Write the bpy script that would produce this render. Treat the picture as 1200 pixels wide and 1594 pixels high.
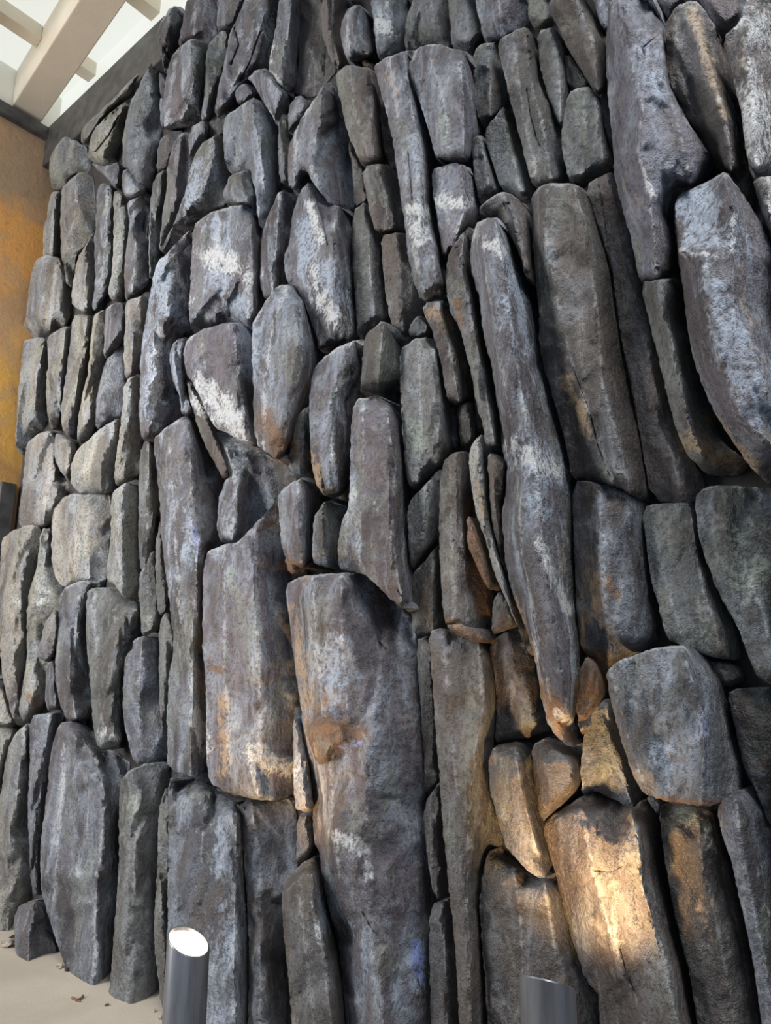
import bpy, bmesh, math, random
import numpy as np
from mathutils import Vector, noise
from mathutils.geometry import delaunay_2d_cdt

for o in list(bpy.data.objects):
    bpy.data.objects.remove(o)
scene = bpy.context.scene
col = scene.collection

# ------------------------------------------------------------------ camera
FPX, CX, CY = 1107.0, 600.0, 797.0
PITCH = math.radians(12.5)
EYE = np.array([0.0, 0.0, 1.6])
cam_d = bpy.data.cameras.new('camera')
cam_d.sensor_fit = 'VERTICAL'
cam_d.sensor_height = 36.0
cam_d.lens = FPX / 1594.0 * 36.0
cam_d.clip_start = 0.05
cam = bpy.data.objects.new('camera', cam_d)
cam.location = EYE
cam.rotation_euler = (math.pi / 2 + PITCH, 0, 0)
col.objects.link(cam)
scene.camera = cam

# ------------------------------------------------------------------ world, daylight, exposure
scene.view_settings.view_transform = 'Standard'
scene.view_settings.look = 'None'
scene.view_settings.gamma = 1.0
scene.view_settings.use_curve_mapping = False
scene.view_settings.exposure = 0.12
world = bpy.data.worlds.new('world')
scene.world = world
world.use_nodes = True
bg = world.node_tree.nodes['Background']
bg.inputs['Color'].default_value = (0.58, 0.76, 1.0, 1)
bg.inputs['Strength'].default_value = 0.34

# daylight through the glazed side of the hall, out to the left behind the viewer
win = bpy.data.lights.new('window_daylight', 'AREA')
win.shape = 'RECTANGLE'
win.size = 1.8
win.size_y = 4.0
win.energy = 205
win.spread = math.radians(110)
win.color = (1.0, 0.97, 0.92)
wo = bpy.data.objects.new('window_daylight', win)
wo.location = (-5.35, 1.25, 3.9)
wo.rotation_euler = (Vector((-1.6, 4.5, 2.6)) - Vector(wo.location)).to_track_quat('-Z', 'Y').to_euler()
col.objects.link(wo)

# daylight from an unseen source, high to the right of the viewer
win2 = bpy.data.lights.new('front_daylight', 'AREA')
win2.shape = 'RECTANGLE'
win2.size = 2.2
win2.size_y = 2.4
win2.energy = 62
win2.spread = math.radians(80)
win2.color = (1.0, 0.96, 0.90)
wo2 = bpy.data.objects.new('front_daylight', win2)
wo2.location = (1.5, -0.9, 5.9)
wo2.rotation_euler = (Vector((1.0, 2.3, 2.6)) - Vector(wo2.location)).to_track_quat('-Z', 'Y').to_euler()
col.objects.link(wo2)

# ------------------------------------------------------------------ the frame of the rock wall
FV = np.array([0, math.cos(PITCH), math.sin(PITCH)])
UV_ = np.array([0, -math.sin(PITCH), math.cos(PITCH)])
XV = np.array([1.0, 0, 0])
AZ = math.radians(51)
WE = np.array([math.sin(AZ), -math.cos(AZ), 0])       # along the wall, towards the near end
WN = np.array([-math.cos(AZ), -math.sin(AZ), 0])      # out of the wall, into the hall
UP = np.array([0, 0, 1.0])


def ray(x, y):
    return XV * ((x - CX) / FPX) - UV_ * ((y - CY) / FPX) + FV


_d = ray(150, 1540)
P0 = EYE + _d * (EYE[2] / -_d[2]) - 0.2 * WN
P0[2] = 0
CW = float(WN @ (P0 - EYE))


def on_wall(xy, h):
    """points of the rock surface standing h metres proud of the backing wall"""
    xy = np.asarray(xy, float)
    h = np.asarray(h, float)
    d = (XV[None] * ((xy[:, 0:1] - CX) / FPX) - UV_[None] * ((xy[:, 1:2] - CY) / FPX) + FV[None])
    t = (CW + h) / (d @ WN)
    return EYE[None] + d * t[:, None]


def to_px(P):
    q = np.asarray(P) - EYE
    z = q @ FV
    return np.stack([CX + FPX * (q @ XV) / z, CY - FPX * (q @ UV_) / z], -1)


def wpt(s, h, z):
    p = P0 + WE * s + WN * h
    return (float(p[0]), float(p[1]), float(z))


S_CORNER = -2.08
Z_CEIL = 6.36


def tag(o, label=None, cat=None, group=None, kind=None):
    if label: o['label'] = label
    if cat: o['category'] = cat
    if group: o['group'] = group
    if kind: o['kind'] = kind
    return o


def link(name, me, parent=None, mat=None):
    o = bpy.data.objects.new(name, me)
    col.objects.link(o)
    if parent is not None:
        o.parent = parent
    if mat is not None and me is not None and not me.materials:
        me.materials.append(mat)
    return o


def mesh_from(name, verts, faces, smooth=None):
    me = bpy.data.meshes.new(name)
    me.from_pydata([tuple(map(float, v)) for v in verts], [], faces)
    me.update()
    if smooth is not None:
        me.polygons.foreach_set('use_smooth', [True] * len(me.polygons))
        me.set_sharp_from_angle(angle=math.radians(smooth))
    return me


def box8(c):
    """mesh box from 8 corners: 4 of one end, 4 of the other"""
    return c, [(0, 1, 2, 3), (7, 6, 5, 4), (0, 4, 5, 1), (1, 5, 6, 2), (2, 6, 7, 3), (3, 7, 4, 0)]


def wall_box(s0, s1, h0, h1, z0, z1):
    return box8([wpt(s0, h0, z0), wpt(s0, h1, z0), wpt(s0, h1, z1), wpt(s0, h0, z1),
                 wpt(s1, h0, z0), wpt(s1, h1, z0), wpt(s1, h1, z1), wpt(s1, h0, z1)])


def bevelled(name, vf, w, parent=None, mat=None, seg=2):
    bm = bmesh.new()
    vs = [bm.verts.new(v) for v in vf[0]]
    for f in vf[1]:
        bm.faces.new([vs[i] for i in f])
    bmesh.ops.recalc_face_normals(bm, faces=bm.faces)
    bmesh.ops.bevel(bm, geom=list(bm.edges), offset=w, segments=seg, affect='EDGES', profile=0.6)
    me = bpy.data.meshes.new(name)
    bm.to_mesh(me)
    bm.free()
    return link(name, me, parent, mat)


# ------------------------------------------------------------------ materials
def new_mat(name):
    m = bpy.data.materials.new(name)
    m.use_nodes = True
    nt = m.node_tree
    b = nt.nodes['Principled BSDF']
    return m, nt, b


class NT:
    def __init__(self, nt):
        self.nt = nt

    def n(self, typ, **kw):
        nd = self.nt.nodes.new(typ)
        for k, v in kw.items():
            setattr(nd, k, v)
        return nd

    def l(self, a, b):
        self.nt.links.new(a, b)

    def coords(self, scale=(1, 1, 1), loc=None):
        tc = self.n('ShaderNodeTexCoord')
        mp = self.n('ShaderNodeMapping')
        mp.inputs['Scale'].default_value = scale
        self.l(tc.outputs['Object'], mp.inputs['Vector'])
        if loc is not None:
            self.l(loc, mp.inputs['Location'])
        return mp.outputs['Vector']

    def noise(self, vec, scale, detail=4, rough=0.55, dist=0.0):
        nd = self.n('ShaderNodeTexNoise')
        nd.inputs['Scale'].default_value = scale
        nd.inputs['Detail'].default_value = detail
        nd.inputs['Roughness'].default_value = rough
        nd.inputs['Distortion'].default_value = dist
        self.l(vec, nd.inputs['Vector'])
        return nd.outputs['Fac']

    def ramp(self, fac, a, b, lo=0.0, hi=1.0):
        nd = self.n('ShaderNodeMapRange', interpolation_type='SMOOTHSTEP')
        nd.inputs['From Min'].default_value = a
        nd.inputs['From Max'].default_value = b
        nd.inputs['To Min'].default_value = lo
        nd.inputs['To Max'].default_value = hi
        self.l(fac, nd.inputs['Value'])
        return nd.outputs['Result']

    def math(self, op, a, b=None):
        nd = self.n('ShaderNodeMath', operation=op)
        for i, v in enumerate((a, b)):
            if v is None: continue
            if isinstance(v, (int, float)):
                nd.inputs[i].default_value = v
            else:
                self.l(v, nd.inputs[i])
        return nd.outputs[0]

    def mix(self, fac, a, b, mode='MIX'):
        nd = self.n('ShaderNodeMix', data_type='RGBA', blend_type=mode)
        if isinstance(fac, (int, float)):
            nd.inputs[0].default_value = fac
        else:
            self.l(fac, nd.inputs[0])
        for i, v in ((6, a), (7, b)):
            if isinstance(v, tuple):
                nd.inputs[i].default_value = (*v, 1) if len(v) == 3 else v
            else:
                self.l(v, nd.inputs[i])
        return nd.outputs[2]

    def bump(self, h, strength, dist, prev=None):
        nd = self.n('ShaderNodeBump')
        nd.inputs['Strength'].default_value = strength
        nd.inputs['Distance'].default_value = dist
        self.l(h, nd.inputs['Height'])
        if prev is not None:
            self.l(prev, nd.inputs['Normal'])
        return nd.outputs['Normal']


def rock_material():
    m, nt, b = new_mat('painted_rock')
    k = NT(nt)
    oi = k.n('ShaderNodeObjectInfo')
    cmb = k.n('ShaderNodeCombineXYZ')
    for i, f in enumerate((31.0, 17.0, 23.0)):
        k.l(k.math('MULTIPLY', oi.outputs['Random'], f), cmb.inputs[i])
    wash = oi.outputs['Alpha']
    V = k.coords((1, 1, 1), cmb.outputs[0])
    VS = k.coords((1, 1, 0.38), cmb.outputs[0])
    big = k.noise(VS, 3.4, 4, 0.62, 0.6)
    w2n = k.noise(VS, 5.6, 5, 0.68, 0.9)
    w3n = k.noise(VS, 4.1, 4, 0.68, 1.2)
    med = k.noise(V, 13, 4, 0.65, 0.4)
    fine = k.noise(V, 60, 3, 0.7)
    grit = k.noise(V, 210, 2, 0.7)
    streak = k.noise(k.coords((1, 1, 0.10), cmb.outputs[0]), 22, 3, 0.6, 0.3)
    base = oi.outputs['Color']
    # broad brushwork, darker and lighter than the stone's own tint
    c = k.mix(k.ramp(big, 0.34, 0.66), k.mix(1.0, base, (0.48, 0.45, 0.46), 'MULTIPLY'), k.mix(1.0, base, (1.58, 1.56, 1.54), 'MULTIPLY'))
    # brown, blue-grey and green-grey washes with ragged edges
    c = k.mix(k.math('MULTIPLY', k.ramp(w3n, 0.47, 0.36), 0.6), c, (0.080, 0.064, 0.056))
    c = k.mix(k.math('MULTIPLY', k.ramp(w2n, 0.44, 0.60), k.math('MULTIPLY', wash, 0.95)), c, (0.225, 0.265, 0.335))
    c = k.mix(k.math('MULTIPLY', k.ramp(w3n, 0.54, 0.66), 0.5), c, (0.185, 0.205, 0.178))
    c = k.mix(k.math('MULTIPLY', k.ramp(w2n, 0.57, 0.70), k.math('MULTIPLY', wash, 0.9)), c, (0.42, 0.455, 0.50))
    c = k.mix(k.math('MULTIPLY', k.ramp(streak, 0.57, 0.72), 0.34), c, (0.30, 0.31, 0.325))
    c = k.mix(k.math('MULTIPLY', k.ramp(med, 0.55, 0.70), 0.34), c, (0.31, 0.30, 0.29))
    c = k.mix(k.math('MULTIPLY', k.ramp(med, 0.45, 0.30), 0.45), c, (0.055, 0.050, 0.050))
    # dry-brushed marks of single stones; some white and tan ones paint in light
    rag = k.math('ADD', k.math('MULTIPLY', k.math('SUBTRACT', fine, 0.5), 1.1), k.math('MULTIPLY', k.math('SUBTRACT', k.math('ADD', med, w2n), 1.0), 1.9))
    def patch(attr, colour, amount, c):
        at = k.n('ShaderNodeAttribute', attribute_name=attr)
        f = k.math('ADD', at.outputs['Fac'], k.math('MULTIPLY', rag, k.ramp(at.outputs['Fac'], 0.0, 0.25)))
        f = k.math('MULTIPLY', k.ramp(f, 0.40, 0.95), amount)
        return k.mix(f, c, colour)
    c = patch('dark', (0.055, 0.046, 0.042), 0.80, c)
    c = patch('blue', (0.30, 0.36, 0.46), 0.85, c)
    c = patch('green', (0.225, 0.262, 0.225), 0.75, c)
    c = patch('tan', (0.32, 0.235, 0.15), 0.85, c)
    c = patch('rust', (0.165, 0.092, 0.052), 0.9, c)
    c = patch('cobalt', (0.22, 0.29, 0.62), 0.9, c)
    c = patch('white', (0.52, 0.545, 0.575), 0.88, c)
    # dry-brushed light edges along the ridges
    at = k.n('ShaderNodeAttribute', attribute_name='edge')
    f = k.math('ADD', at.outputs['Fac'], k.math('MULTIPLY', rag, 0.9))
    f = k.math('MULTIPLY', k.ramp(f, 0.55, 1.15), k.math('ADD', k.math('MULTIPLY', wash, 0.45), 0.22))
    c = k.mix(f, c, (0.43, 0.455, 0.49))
    # fine grain
    c = k.mix(k.math('MULTIPLY', k.ramp(grit, 0.50, 0.72), 0.24), c, (0.40, 0.40, 0.41))
    c = k.mix(k.math('MULTIPLY', k.ramp(fine, 0.52, 0.34), 0.62), c, (0.040, 0.037, 0.037))
    k.l(c, b.inputs['Base Color'])
    b.inputs['Roughness'].default_value = 0.62
    b.inputs['Specular IOR Level'].default_value = 0.45
    hgt = k.math('ADD', k.math('MULTIPLY', med, 0.022), k.math('ADD', k.math('MULTIPLY', fine, 0.0125), k.math('MULTIPLY', grit, 0.0065)))
    hgt = k.math('ADD', hgt, k.math('MULTIPLY', streak, 0.006))
    k.l(k.bump(hgt, 0.9, 1.0), b.inputs['Normal'])
    return m


def simple(name, colour, rough=0.6, metal=0.0, var=0.25, scale=6, bump=0.0, bscale=60, stretch=(1, 1, 1)):
    m, nt, b = new_mat(name)
    k = NT(nt)
    V = k.coords(stretch)
    nz = k.noise(V, scale, 5, 0.6, 0.3)
    lo = tuple(x * (1 - var) for x in colour)
    hi = tuple(min(1, x * (1 + var)) for x in colour)
    k.l(k.mix(k.ramp(nz, 0.3, 0.7), lo, hi), b.inputs['Base Color'])
    b.inputs['Roughness'].default_value = rough
    b.inputs['Metallic'].default_value = metal
    if bump:
        k.l(k.bump(k.noise(V, bscale, 5, 0.65), bump, 0.01), b.inputs['Normal'])
    return m


def emitter(name, colour, strength):
    m, nt, b = new_mat(name)
    k = NT(nt)
    V = k.coords()
    nz = k.noise(V, 1.3, 3)
    c = k.mix(k.ramp(nz, 0.3, 0.7), tuple(x * 0.97 for x in colour), colour)
    k.l(c, b.inputs['Emission Color'])
    b.inputs['Base Color'].default_value = (.12, .12, .12, 1)
    b.inputs['Emission Strength'].default_value = strength
    b.inputs['Roughness'].default_value = 0.5
    return m


def orange_material():
    m, nt, b = new_mat('orange_stained_plaster')
    k = NT(nt)
    V = k.coords()
    tc = k.n('ShaderNodeTexCoord')
    sp = k.n('ShaderNodeSeparateXYZ')
    k.l(tc.outputs['Object'], sp.inputs[0])
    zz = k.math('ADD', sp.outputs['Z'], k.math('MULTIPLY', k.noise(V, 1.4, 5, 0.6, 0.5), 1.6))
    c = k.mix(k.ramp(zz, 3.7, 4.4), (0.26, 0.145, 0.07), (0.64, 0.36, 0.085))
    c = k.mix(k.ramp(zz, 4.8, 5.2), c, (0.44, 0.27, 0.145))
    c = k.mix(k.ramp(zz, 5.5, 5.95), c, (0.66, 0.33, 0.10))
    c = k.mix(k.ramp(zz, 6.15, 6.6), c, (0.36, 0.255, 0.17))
    c = k.mix(k.math('MULTIPLY', k.ramp(k.noise(V, 2.4, 6, 0.7, 0.8), 0.50, 0.66), 0.7), c, (0.47, 0.30, 0.17))
    c = k.mix(k.math('MULTIPLY', k.ramp(k.noise(V, 7, 7, 0.75, 0.6), 0.54, 0.70), 0.45), c, (0.20, 0.12, 0.07))
    c = k.mix(1.0, c, (1.3, 1.27, 1.22), 'MULTIPLY')
    c = k.mix(k.math('MULTIPLY', k.ramp(k.noise(V, 26, 5, 0.75, 0.6), 0.58, 0.72), 0.45), c, (0.20, 0.12, 0.07))
    k.l(c, b.inputs['Base Color'])
    b.inputs['Roughness'].default_value = 0.8
    k.l(k.bump(k.noise(V, 22, 7, 0.7), 0.35, 0.02), b.inputs['Normal'])
    return m


M_ROCK = rock_material()
M_BACK = simple('crevice_mortar', (0.035, 0.032, 0.031), 0.9, var=0.3, bump=0.6)
M_ORANGE = orange_material()
M_CREAM = simple('cream_painted_timber', (0.72, 0.66, 0.55), 0.55, var=0.05, scale=3, bump=0.1)
M_SKY = emitter('skylight_panel', (0.93, 0.96, 0.89), 0.76)
M_WHITE = simple('white_painted_upstand', (0.84, 0.85, 0.80), 0.6, var=0.03, scale=2)
M_STEEL = simple('dark_steel', (0.085, 0.085, 0.088), 0.45, 0.3, var=0.35, scale=9)
M_CONC = simple('pale_concrete', (0.40, 0.365, 0.315), 0.75, var=0.10, scale=1.8, bump=0.18, bscale=90)
M_BRONZE = simple('dark_anodised_metal', (0.19, 0.20, 0.225), 0.38, 0.7, var=0.3, scale=5, stretch=(6, 6, 0.5))
M_LAMP = emitter('lit_lamp_glass', (1.0, 0.80, 0.58), 9.0)
M_CHIP = simple('pale_plaster_chip', (0.36, 0.32, 0.27), 0.85, var=0.25, scale=20, bump=0.4)
M_TWIG = simple('dry_twig', (0.16, 0.10, 0.06), 0.85, var=0.2, scale=30)

# ------------------------------------------------------------------ the setting
def quad_struct(name, vf, mat, w=None):
    me = mesh_from(name, *vf)
    o = link(name, me, None, mat)
    tag(o, kind='structure')
    return o


quad_struct('floor', box8([(-7, -3, -0.1), (4, -3, -0.1), (4, 8, -0.1), (-7, 8, -0.1),
                           (-7, -3, 0), (4, -3, 0), (4, 8, 0), (-7, 8, 0)]), M_CONC)
wall_back = quad_struct('wall_back', wall_box(S_CORNER - 0.25, 4.4, -0.25, -0.02, 0.0, Z_CEIL - 0.03), M_BACK)
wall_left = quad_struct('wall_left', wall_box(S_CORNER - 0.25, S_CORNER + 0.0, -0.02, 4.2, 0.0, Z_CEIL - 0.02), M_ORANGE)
# dark steel channel that closes the rock face off under the ceiling, and the rail of the corner
steel = lambda n, *a: tag(bevelled(n, wall_box(*a), 0.008, None, M_STEEL), kind='structure')
steel('trim_1', S_CORNER + 0.0, S_CORNER + 1.8, -0.02, 0.10, Z_CEIL - 0.42, Z_CEIL - 0.03)
steel('trim_2', S_CORNER - 0.02, S_CORNER + 0.06, 0.0, 4.2, Z_CEIL - 0.16, Z_CEIL - 0.05)
steel('dark_gap_strip', S_CORNER + 0.003, S_CORNER + 0.05, 0.02, 0.14, 0.0, 3.05)  # dark strip standing in for the black shaded gap at the corner

# ceiling: cream beams over translucent skylight panels
ceiling = bpy.data.objects.new('ceiling', None)
col.objects.link(ceiling)
tag(ceiling, kind='structure')
CE = 4.2
ZP = Z_CEIL + 0.36
SKEW = 0.105
mains = [0.28 + 1.0 * i for i in range(5)]
crosses = [S_CORNER + 0.56 + 0.95 * i for i in range(6)]
hs = [0.0] + mains + [5.2]
ss = [S_CORNER - .04] + crosses + [CE]


def skew(s0, s1, h0, h1, z0, z1, first=False):
    k = lambda s, h: h + (0 if first and h == h0 else SKEW * (s - S_CORNER))
    return box8([wpt(s0, k(s0, h0), z0), wpt(s0, k(s0, h1), z0), wpt(s0, k(s0, h1), z1), wpt(s0, k(s0, h0), z1),
                 wpt(s1, k(s1, h0), z0), wpt(s1, k(s1, h1), z0), wpt(s1, k(s1, h1), z1), wpt(s1, k(s1, h0), z1)])


for i in range(len(hs) - 1):
    for j in range(len(ss) - 1):
        link('skylight_panel', mesh_from('skylight_panel', *skew(ss[j], ss[j + 1], hs[i] + (.002 if i else -.035), hs[i + 1] - .002, ZP + .004, ZP + 0.03, i == 0)), ceiling, M_SKY)
for h in mains:
    bevelled('main_beam', skew(S_CORNER + .002, CE, h - 0.125, h + 0.125, Z_CEIL - 0.01, ZP), 0.01, ceiling, M_CREAM)
for i in range(len(hs) - 1):
    a = hs[i] + (0.126 if i else 0.002)
    bb = hs[i + 1] - (0.126 if i < len(hs) - 2 else 0)
    for s in crosses:
        bevelled('cross_beam', skew(s - 0.06, s + 0.06, a, bb, ZP - .13, ZP, i == 0), 0.006, ceiling, M_CREAM)
for nm, a in (('skylight_panel', (S_CORNER, CE, -0.03, -0.002, Z_CEIL - .03, ZP + .003)), ('upstand', (S_CORNER - .03, S_CORNER - .002, -.03, 5.2, Z_CEIL - .02, ZP + .003))):
    bevelled(nm, wall_box(*a), 0.003, ceiling, M_SKY if nm[0] == 's' else M_WHITE)  # the strip over the rock face is an upstand made to glow for brightness

# ------------------------------------------------------------------ painted marks on single stones, some white and tan ones painted-in light: (x0, y0, x1, y1, radius, amount)
MARKS = {
 'white': [(1178,40,1195,110,26,.75),(1175,150,1200,250,34,.85),(1195,300,1205,340,14,.6),(318,602,392,692,17,1),(322,395,385,425,15,.85),(248,595,244,625,12,.9),(240,662,240,664,10,.8),(498,468,546,520,13,1),(486,415,490,450,8,.8),  # some are sunlit bands and upper-right daylight, painted in as pale colour
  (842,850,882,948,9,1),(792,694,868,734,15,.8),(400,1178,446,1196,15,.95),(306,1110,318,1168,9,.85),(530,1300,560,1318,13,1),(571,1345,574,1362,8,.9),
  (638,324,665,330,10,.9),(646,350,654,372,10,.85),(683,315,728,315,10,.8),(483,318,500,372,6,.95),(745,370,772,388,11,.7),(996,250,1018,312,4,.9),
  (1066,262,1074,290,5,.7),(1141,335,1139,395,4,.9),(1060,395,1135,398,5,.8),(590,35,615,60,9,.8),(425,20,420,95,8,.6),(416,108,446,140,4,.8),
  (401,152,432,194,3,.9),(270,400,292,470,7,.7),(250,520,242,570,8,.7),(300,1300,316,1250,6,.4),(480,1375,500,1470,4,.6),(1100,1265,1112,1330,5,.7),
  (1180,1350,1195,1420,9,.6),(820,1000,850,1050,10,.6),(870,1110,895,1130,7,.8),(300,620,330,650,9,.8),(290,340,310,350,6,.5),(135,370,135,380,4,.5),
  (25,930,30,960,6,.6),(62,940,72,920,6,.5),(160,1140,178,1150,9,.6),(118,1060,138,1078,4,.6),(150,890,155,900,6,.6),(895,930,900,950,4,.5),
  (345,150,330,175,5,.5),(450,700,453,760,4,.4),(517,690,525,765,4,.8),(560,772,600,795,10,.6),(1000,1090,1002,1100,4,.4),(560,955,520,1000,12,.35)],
 'blue': [(250,420,262,470,22,.8),(248,540,244,640,22,.8),(330,350,350,380,22,.6),(350,440,380,490,26,.8),(385,520,388,560,16,.8),(310,265,300,320,22,.7),(380,215,375,250,20,.5),(475,350,480,410,18,.7),(515,430,540,480,18,.7),(640,130,650,200,14,.6),(1000,80,1015,150,24,.6),(800,420,815,540,20,.7),(800,700,870,740,26,.8),(840,780,870,830,20,.6),(270,760,285,860,20,.5),(385,60,410,20,18,.6),(1120,520,1180,650,30,.7),(340,1290,330,1420,18,.5),(560,1440,610,1560,26,.5),(268,430,288,505,18,.7),(372,500,388,575,20,.75),(305,825,310,870,7,1),(500,415,532,470,16,.8),(1080,320,1125,375,38,.85),(1110,450,1190,640,30,.75),
  (1092,1110,1094,1140,8,.8),(1015,1160,1050,1190,20,.5),(518,1000,524,1090,18,.7),(640,1490,648,1540,7,.9),(655,1465,655,1520,5,1),(298,150,294,186,14,.8),
  (385,90,398,45,14,.6),(405,255,402,320,16,.6),(345,1420,352,1480,20,.6),(330,1560,345,1590,16,.5),(500,1390,507,1450,8,.6),(640,210,652,260,9,.6),
  (250,470,246,560,10,.5),(1010,110,1035,130,18,.5),(840,690,880,720,18,.6),(860,400,862,430,9,.5),(300,1000,300,1060,12,.4),(590,1440,600,1540,20,.5),
  (965,1080,1000,1110,20,.4),(780,470,790,560,14,.5),(935,830,940,930,7,.5),(85,1190,80,1230,7,.5),(150,1260,165,1330,14,.4),(320,290,300,330,14,.6)],
 'cobalt': [(648,1470,652,1500,6,1),(650,1500,655,1530,5,1),(304,825,310,865,5,.8),(530,1163,560,1158,4,1),(1095,1120,1096,1140,4,.7),(340,1440,342,1442,3,.6)],
 'green': [(640,660,652,690,13,.9),(655,545,690,540,9,.5),(630,860,640,880,12,.6),(1050,1262,1105,1290,12,.9),(690,190,696,215,12,.7),(850,415,855,470,11,.7),
  (1025,800,1050,795,14,.6),(1150,850,1170,900,34,.7),(1100,980,1130,1010,14,.6),(1030,560,1060,600,20,.5),(925,720,945,745,14,.6),(310,80,312,130,9,.8),
  (590,300,605,320,14,.5),(200,1230,210,1270,12,.6),(370,930,390,980,20,.4),(820,170,840,190,10,.5),(545,570,560,640,12,.5),(930,1180,945,1200,14,.5),
  (780,150,790,200,14,.4),(355,880,365,930,10,.5),(225,820,230,860,8,.4),(165,880,175,960,8,.3),(1080,610,1060,560,10,.4)],
 'tan': [(882,590,912,668,11,.9),(1072,688,1140,720,13,1),(1110,650,1190,745,11,.8),(456,945,478,1100,9,.6),(480,1120,490,1300,9,.55),(672,488,700,500,10,.8),  # marks on the broad column's left face paint in warm light
  (744,755,752,800,7,.9),(700,968,715,973,6,.9),(345,1090,346,1205,11,.7),(1078,18,1130,180,7,.8),(488,710,496,765,8,.9),(848,1060,870,1130,9,.9),
  (800,930,835,1030,5,.9),(1150,60,1165,120,9,.5),(970,290,1010,320,14,.4),(880,830,860,980,12,.45),(922,870,930,960,9,.7),
  (370,1260,380,1370,5,.6),(1150,420,1185,560,10,.5),(1090,1400,1110,1470,9,.4),(475,1350,490,1340,5,.8),(870,1290,890,1340,8,.4),(620,150,600,110,4,.4)],
 'rust': [(412,660,440,700,20,1),(498,1128,560,1140,15,1),(852,1075,886,1142,13,.8),(735,830,756,955,10,1),(1030,1246,1125,1250,5,1),(948,905,956,925,8,.9),
  (918,1010,940,1030,12,.9),(326,1040,348,1042,5,1),(683,495,695,520,6,.8),(48,1085,62,1100,8,.9),(715,560,722,590,5,.6),(712,470,716,500,5,.8),
  (505,1090,495,1110,8,.7),(700,980,745,990,5,.7),(448,880,470,888,12,1),(915,1080,935,1060,12,.8),(940,250,950,258,6,.5),(568,95,575,100,6,.7)],
 'dark': [(1052,1310,1075,1460,16,.8),(930,440,985,690,20,.8),(1058,610,1075,660,16,.7),(1020,365,1045,415,20,.8),(1085,150,1120,230,20,.8),(1035,170,1060,230,16,.7),
  (350,550,385,640,18,.7),(290,590,330,690,7,.8),(560,150,580,240,12,.5),(450,560,440,620,20,.4),(870,320,880,370,12,.6),(330,880,335,990,8,.7),
  (430,1270,420,1500,18,.5),(900,60,920,120,14,.7),(640,580,690,600,12,.4),(600,830,605,900,14,.4),(170,690,165,740,8,.6),(95,850,80,830,6,.4)],
}
# hairline cracks cut into the stones
CRACKS = [[(893,573),(905,605),(918,640),(930,690),(945,730),(958,755)],[(933,290),(938,330),(947,393)],[(820,140),(826,180),(835,215),(841,228)],
 [(927,1355),(950,1357),(965,1350)],[(885,1385),(910,1378),(928,1364)],[(967,1480),(975,1515),(993,1552)],[(748,1370),(749,1420),(752,1470),(758,1530),(762,1590)],
 [(490,300),(503,345),(510,380)],[(433,20),(425,60),(417,100)],[(500,735),(505,760)],[(552,625),(580,617),(606,610)],[(625,550),(627,650),(632,760)],
 [(560,1410),(575,1440),(582,1450)],[(497,1090),(499,1120)],[(855,10),(870,60)],[(636,240),(640,290),(642,310)],[(1018,60),(1000,75),(1002,85)],
 [(620,920),(640,950)],[(590,1000),(600,1010)],[(240,40),(262,90)],[(660,170),(668,172)],[(843,1275),(865,1268)],[(990,1300),(995,1310)],
 [(165,185),(190,165),(205,152)],[(150,235),(170,210),(185,180)],[(405,50),(390,95),(375,125)],[(366,45),(372,70),(360,100)],[(545,570),(546,580)]]
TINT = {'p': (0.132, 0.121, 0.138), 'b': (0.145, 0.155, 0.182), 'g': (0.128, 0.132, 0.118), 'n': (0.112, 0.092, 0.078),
        'c': (0.265, 0.255, 0.225), 'w': (0.30, 0.285, 0.26), 'k': (0.085, 0.078, 0.074), 'r': (0.14, 0.09, 0.06), 's': (0.115, 0.118, 0.130)}  # c: daylight on the far-left stones put into a paler tint

# each stone: depth, tint, outline, ridges ("/" between them), options
ROCKS = []


def R(depth, tint, outline, ridges='', **kw):
    def P(s):
        s, _, f = s.partition("@")
        w = (float(f),) if f else ()
        return [tuple(map(float, p.split(","))) + w for p in s.split()]
    ROCKS.append((depth, tint, P(outline), [P(r) for r in ridges.split('/') if r.strip()], kw))


# top left, under the ceiling
R(.2,'b','245,45 268,9 284,12 281,40 275,65 268,85 258,115 252,95 247,70','266,14 262,60 258,100')
R(.17,'p','284,40 290,5 300,-10 338,-10 337,50 322,70 300,58 277,75','305,-8 302,55')
R(.22,'p','277,77 300,59 320,72 316,160 310,190 297,192 280,193 256,206 254,165 260,115 268,90','300,62 304,110 298,150 282,188/272,95 266,150 260,195')
R(.14,'g','322,72 346,46 357,50 348,95 340,130 332,165 322,186 313,188 318,150','345,52 333,120 322,180')
R(.15,'p','338,-10 388,-10 376,20 362,44 346,45 339,52')
R(.2,'p','388,-10 436,-10 428,45 417,100 405,108 372,135 358,165 335,183 340,140 352,95 357,60 365,40','420,-8 400,60 370,120 345,165')
R(.2,'p','437,-10 460,-10 464,30 467,100 450,148 435,130 417,106 428,60','455,-8 448,60 440,120')
R(.18,'p','400,109 417,107 435,131 449,150 436,185 432,200 425,180 405,150 395,128 385,122')
R(.15,'p','363,140 384,128 398,147 372,165')
R(.24,'b','348,205 353,180 375,166 400,150 433,197 430,240 426,290 416,345 409,362 403,345 400,300 392,270 386,262 358,270 350,240','398,154 404,200 408,260 408,330')
R(.24,'g','350,295 358,274 386,263 393,275 400,305 402,340 390,322 362,322 352,318 348,305')
R(.2,'g','315,224 335,212 345,212 350,255 357,268 347,287 350,316 330,322 305,340 292,350 268,372 250,395 258,375 272,350 280,325 290,300 297,265 305,240','332,216 320,270 300,330')
R(.3,'p','303,352 320,338 335,330 365,322 385,320 395,335 398,360 410,375 414,400 405,440 404,470 397,508 365,500 340,505 320,513 299,517 296,480 298,440 300,400','345,328 340,400 335,500/392,340 388,420 385,495')
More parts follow.
